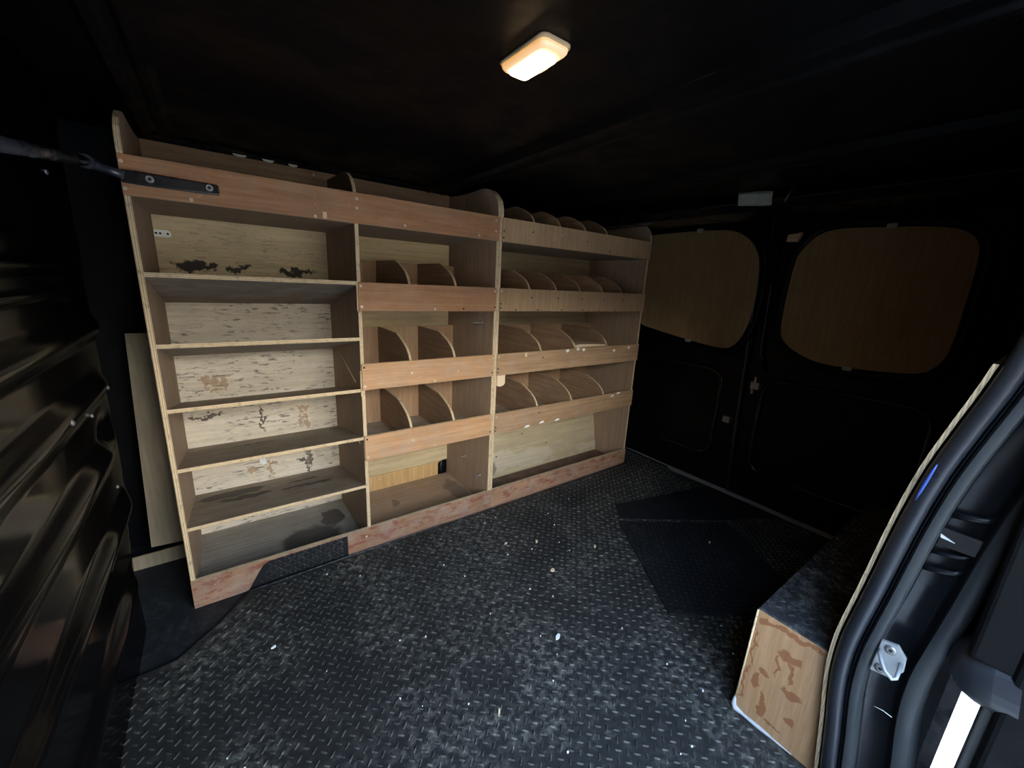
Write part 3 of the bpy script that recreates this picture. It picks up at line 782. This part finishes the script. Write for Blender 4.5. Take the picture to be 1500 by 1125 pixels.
# bolts standing out of the right hand panel
def bolt(par, y, z, L=.05):
    o = MB().lathe((1.066, y, z), (-1, 0, 0), [(.006, 0), (.006, .003), (.0065, .004), (.0065, .008)], 8).build('bolt', M['steel'], par)
    MB().tube([(1.058, y, z), (1.066 - L, y, z)], .0026, 8).build('thread', M['zinc'], o)
bolt(A, .085, .838, .052); bolt(A, .211, .172, .022); bolt(A, .065, .133, .02)
# rubbed marks / splinters on the divider
MB().tube([(.5275, .30, .715), (.5273, .07, .635)], .0012, 5).build('pencil_strip', M['cream'], A)
MB().tube([(.5275, .12, .43), (.5273, .05, .405)], .001, 5).build('pencil_strip', M['cream'], A)
# off-cut tag hanging in the bay below the fourth shelf
MB().prism([(.226, .255), (.232, .29), (.248, .285), (.25, .25), (.24, .243)], 'y', YB - .002, YB - .0004).build('paper_scrap', M['white_metal'], A)
# thin packing strips beside the bins
for z0, z1 in ((.893, .985), (.60, .69)):
    MB().box(.5245, .5285, -.003, .004, z0, z1).build('packing_strip', M['edge_x'], A)

# --- unit B: bins by the rear doors
B = thing('shelving_unit', 'dull brown plywood van racking full of curved bin dividers next to the rear doors', 'shelving', (1.56, .2, 0))
front_edge_panel('side_panel', 1.079, 1.091, end_prof(), B)
front_edge_panel('side_panel', 2.028, 2.040, end_prof(1.367), B)
back(B, 1.091, 2.028, .36, 1.21, M['back_right'])
lo = MB().prism([(.212, -.005), (.286, .357), (.292, .357), (.218, -.005)], 'x', 1.091, 2.028).build('lower_back_board', M['back_pale_low'], B)
lo['label'] = 'pale dusty lower back board'
for x, z in ((1.27, .11), (1.45, .2), (1.62, .12), (1.85, .23)):
    y = .212 + .074 * (z / .362)
    MB().lathe((x, y - .0002, z), (0, -1, 0), [(.004, 0), (.004, .001)], 8).build('nail_hole', M['hole'], lo)
MB().box(1.091, 2.028, .004, .30, -.012, .001).build('bottom_board', M['floorboard3'], B)
MB().box(1.091, 2.028, 0, YB, 1.1645, 1.176).build('top_shelf', M['top'], B)
spec = ((.894, .987, 1.066, (1.247, 1.401, 1.553, 1.710, 1.856), M['rail_tan']), (.622, .715, .796, (1.335, 1.553, 1.786), M['rail_grey']), (.357, .449, .531, (1.335, 1.56, 1.800), M['rail_grey']))
for z0, zt_, ztop, xs, mat_ in spec:
    MB().box(1.091, 2.028, .004, YB, z0, z0 + .011, edge='z').build('bin_floor', [M['shelf'], M['edge_z']], B)
    MB().box(1.091, 2.028, .355, .362, z0 + .011, ztop - .004, edge='y').build('bin_back', [M['bin_back'], M['edge_y']], B)
    bin_divs(B, xs, z0 + .011, zt_, ztop)
    sc = [(1.092, z0 + .03, 'dark'), (1.092, z0 + .014, 'dark'), (1.094, zt_ - .012, 'ring')]
    if z0 > .8: sc += [(x + .004, zt_ - .035, 'dark') for x in xs] + [(x, z0 + .006, 'dark') for x in (1.17, 1.29, 1.43, 1.57, 1.68, 1.8)]
    else: sc += [(xs[0] + .004, zt_ - .03, 'dark'), (1.24, zt_ - .012, 'patch') if z0 > .5 else (1.86, zt_ - .01, 'ring')]
    rail(B, 1.0865, 2.040, z0, zt_, mat_, sc)
rail(B, 1.0865, 2.040, 1.1645, 1.2546, M['rail_tan'], [(1.094, 1.205, 'dark'), (1.093, 1.18, 'dark'), (1.24, 1.216, 'dark'), (1.4, 1.22, 'ring'), (1.56, 1.21, 'dark'), (1.72, 1.18, 'dark'), (1.93, 1.176, 'dark')], name='top_rail')
bin_divs(B, (1.252, 1.400, 1.555, 1.703), 1.176, 1.2546, 1.333, depth=.34, s_curve=True)
o = MB().box(1.0792, 2.040, -.008, .004, -.011, .084, edge='y').build('base_board', [M['base'], M['edge_y']], B, bevel=.0008, seg=1)
pt = MB().prism([(1.092, .575), (1.092, .622), (1.135, .622), (1.135, .585), (1.128, .575), (1.11, .570)], 'y', -.004, .004, side=1).build('bare_wood_block', [M['cream'], M['edge_y']], B, bevel=.002)
pt['label'] = 'pale bare plywood block'
# chipped white spots on the two lower rails
for x, z in ((1.49, .708), (1.56, .712), (1.60, .707), (1.83, .69), (1.95, .70)):
    MB().prism([(x - .011, z), (x - .004, z + .007), (x + .010, z + .006), (x + .012, z - .004), (x, z - .009)], 'y', -.0088, -.0075).build('chipped_spot', M['white'], B)
for x, z in ((1.27, .361), (1.36, .366), (1.46, .362), (1.86, .435), (1.91, .445)):
    MB().prism([(x - .018, z - .003), (x - .008, z + .006), (x + .010, z + .007), (x + .016, z), (x, z - .004)], 'y', -.0088, -.0075).build('chipped_spot', M['white'], B)
ox = MB().prism([(1.56, .715), (1.57, .728), (1.60, .731), (1.70, .727), (1.78, .722), (1.786, .715)], 'y', .012, .10).build('bare_wood_strip', M['cream'], B)

# ------------------------------------------------------------------ tie bar from bulkhead to top rail
T = thing('tie_bar', 'glossy black tubular bar from the bulkhead, its end plate bolted to the top rail', 'bar', (0, -.02, 1.2))
MB().tube([(-.062, -.66, 1.128), (-.05, -.03, 1.222)], .0105, 16).build('tube', M['bar'], T)
MB().tube([(-.050, -.035, 1.221), (-.049, -.026, 1.2225)], .0145, 16).build('collar', M['bar'], T)
MB().tube([(-.0487, -.020, 1.223), (-.048, -.012, 1.224)], .0145, 16).build('collar', M['bar'], T)
MB().tube([(-.048, -.016, 1.222), (-.034, -.014, 1.219), (-.018, -.016, 1.213), (.008, -.0205, 1.206)], [.0115, .011, .009, .0100], 12).build('elbow', M['bar'], T)
ep = MB()
zl = lambda x: 1.2045 - .001 * x / .18
ep.prism([(.002, 1.191), (.002, 1.2185), (.03, 1.220), (.184, 1.216), (.188, 1.213), (.188, 1.193), (.184, 1.190), (.03, 1.190)], 'y', -.0165, -.0083)
ep = ep.build('end_plate', M['plate'], T, bevel=.003, seg=3)
for x in (.053, .167):
    o = MB().lathe((x, -.0163, 1.2055), (0, -1, 0), [(.0085, 0), (.0085, .003), (.006, .0045), (.0045, .003)], 14).build('bolt', M['steel'], T)
    MB().lathe((x, -.0192, 1.2055), (0, -1, 0), [(.0042, 0), (.0042, .0008)], 6).build('socket', M['hole'], o)

# ------------------------------------------------------------------ wheel arch box
X0, X1, Y0, ZT = 1.101, 1.99, -1.106, .303
wb = thing('wheel_arch_box', 'boxed wheel arch with stained plywood front and rubber tread top on the near side', 'wheel arch box', (1.5, -1.18, 0))
def under(z): return yl(z) + .0005
fz = [0.0, .06, .12, .18, .24, ZT - .004]
prof = [(Y0, 0), (Y0 - .004, ZT - .004)] + [(under(z), z) for z in fz[::-1]]
MB().prism(prof, 'x', X0, X0 + .009, side=1).build('front_panel', [M['box_ply'], M['edge_x']], wb)
MB().prism([(Y0 - .001, 0), (Y0 - .005, ZT - .006), (Y0 - .014, ZT - .006), (Y0 - .01, 0)], 'x', X0 + .009, X1).build('side_panel', M['rubber_dark'], wb)
MB().box(X0 + .0005, X1, under(.30) , Y0 - .0035, ZT - .006, ZT).build('top_mat', M['rubber_box'], wb, bevel=.0015)
tr = treads(lambda x, y: True, ZT, X0 + .012, X1 - .01, -1.24, Y0 - .012)
tag(tr.build('tread_bars', M['tread'], wb, fix=False), 'raised tread bars on the wheel arch box top', kind='stuff')
MB().tube([(1.099, Y0 + .001, .035), (1.0985, Y0 + .001, .012), (1.098, Y0 - .004, .004), (1.098, -1.13, .003), (1.0985, -1.165, .003), (1.099, -1.20, .0025), (1.0995, -1.235, .002)], [.002, .006, .0075, .0035, .0050, .0020, .001], 8).build('sealant_bead', M['sealant'], wb)
MB().tube([(1.1, Y0 + .0005, .03), (1.1, Y0 - .0035, .298)], .0022, 6).build('corner_edge', M['edge_x'], wb)
MB().box(X1 - .01, X1, under(.30), Y0 - .01, 0, ZT - .006).build('rear_panel', M['rubber_dark'], wb)

# ------------------------------------------------------------------ lamps
def stack(mb, layers):
    """closed skin over equal-length outlines at falling heights"""
    b = len(mb.v); n = len(layers[0][0])
    for pr, z in layers:
        mb.v += [(x, y, z) for x, y in pr]
    for i in range(len(layers) - 1):
        for k in range(n):
            k2 = (k + 1) % n
            mb.face([b + i * n + k, b + i * n + k2, b + (i + 1) * n + k2, b + (i + 1) * n + k], 0, True)
    mb.face(range(b, b + n)); e = b + (len(layers) - 1) * n
    mb.face(range(e, e + n))
    return mb
lx, ly = .650, -.722
cl = thing('ceiling_lamp', 'lit rectangular interior lamp glowing warm white on the van roof', 'lamp', (lx, ly, 1.40))
mb = MB(); stack(mb, [(rrect(lx, ly, .034, .066, .014), 1.401), (rrect(lx, ly, .034, .066, .014), 1.3965), (rrect(lx, ly, .032, .064, .013), 1.3945)])
mb.build('housing', M['lamp_base'], cl)
mb = MB(); stack(mb, [(rrect(lx, ly, .031, .063, .012), 1.3945), (rrect(lx, ly, .030, .062, .012), 1.3895), (rrect(lx, ly, .027, .059, .011), 1.386), (rrect(lx, ly, .022, .054, .010), 1.3845)])
mb.build('lens_cover', M['lens_amber'], cl)
mb = MB(); stack(mb, [(rrect(lx + .002, ly + .006, .0205, .047, .008), 1.3852), (rrect(lx + .002, ly + .006, .0195, .046, .008), 1.3815), (rrect(lx + .002, ly + .006, .0165, .043, .008), 1.3798)])
mb.build('lens', M['lens_hot'], cl)
MB().box(lx + .024, lx + .029, ly - .006, ly + .018, 1.384, 1.3865).build('switch', M['lamp_base'], cl, bevel=.001)

# unlit lamp on the rear header, facing forward and down
rl = thing('rear_lamp', 'unlit frosted lamp on the header above the rear doors', 'lamp', (1.888, -.562, 1.3735))
mat_r = Matrix.Rotation(math.radians(-62), 4, 'Y')
def rear_stack(name, layers, mt):
    mb = MB(); stack(mb, layers)
    mb.v = [tuple(Vector((1.888, -.562, 1.3735)) + Matrix.Rotation(math.radians(6), 3, 'X') @ (Matrix.Rotation(math.radians(62), 3, 'Y') @ Vector(v))) for v in mb.v]
    return mb.build(name, mt, rl)
rear_stack('housing', [(rrect(0, 0, .026, .0625, .006), .006), (rrect(0, 0, .026, .0625, .006), -.005)], M['lamp_base'])
rear_stack('lens', [(rrect(0, 0, .025, .0610, .006), -.0045), (rrect(0, 0, .024, .060, .006), -.011), (rrect(0, 0, .020, .056, .006), -.014)], M['lamp_off'])
rear_stack('switch', [(rrect(.004, .0, .006, .004, .001), -.0135), (rrect(.004, .0, .006, .004, .001), -.016)], M['lamp_base'])
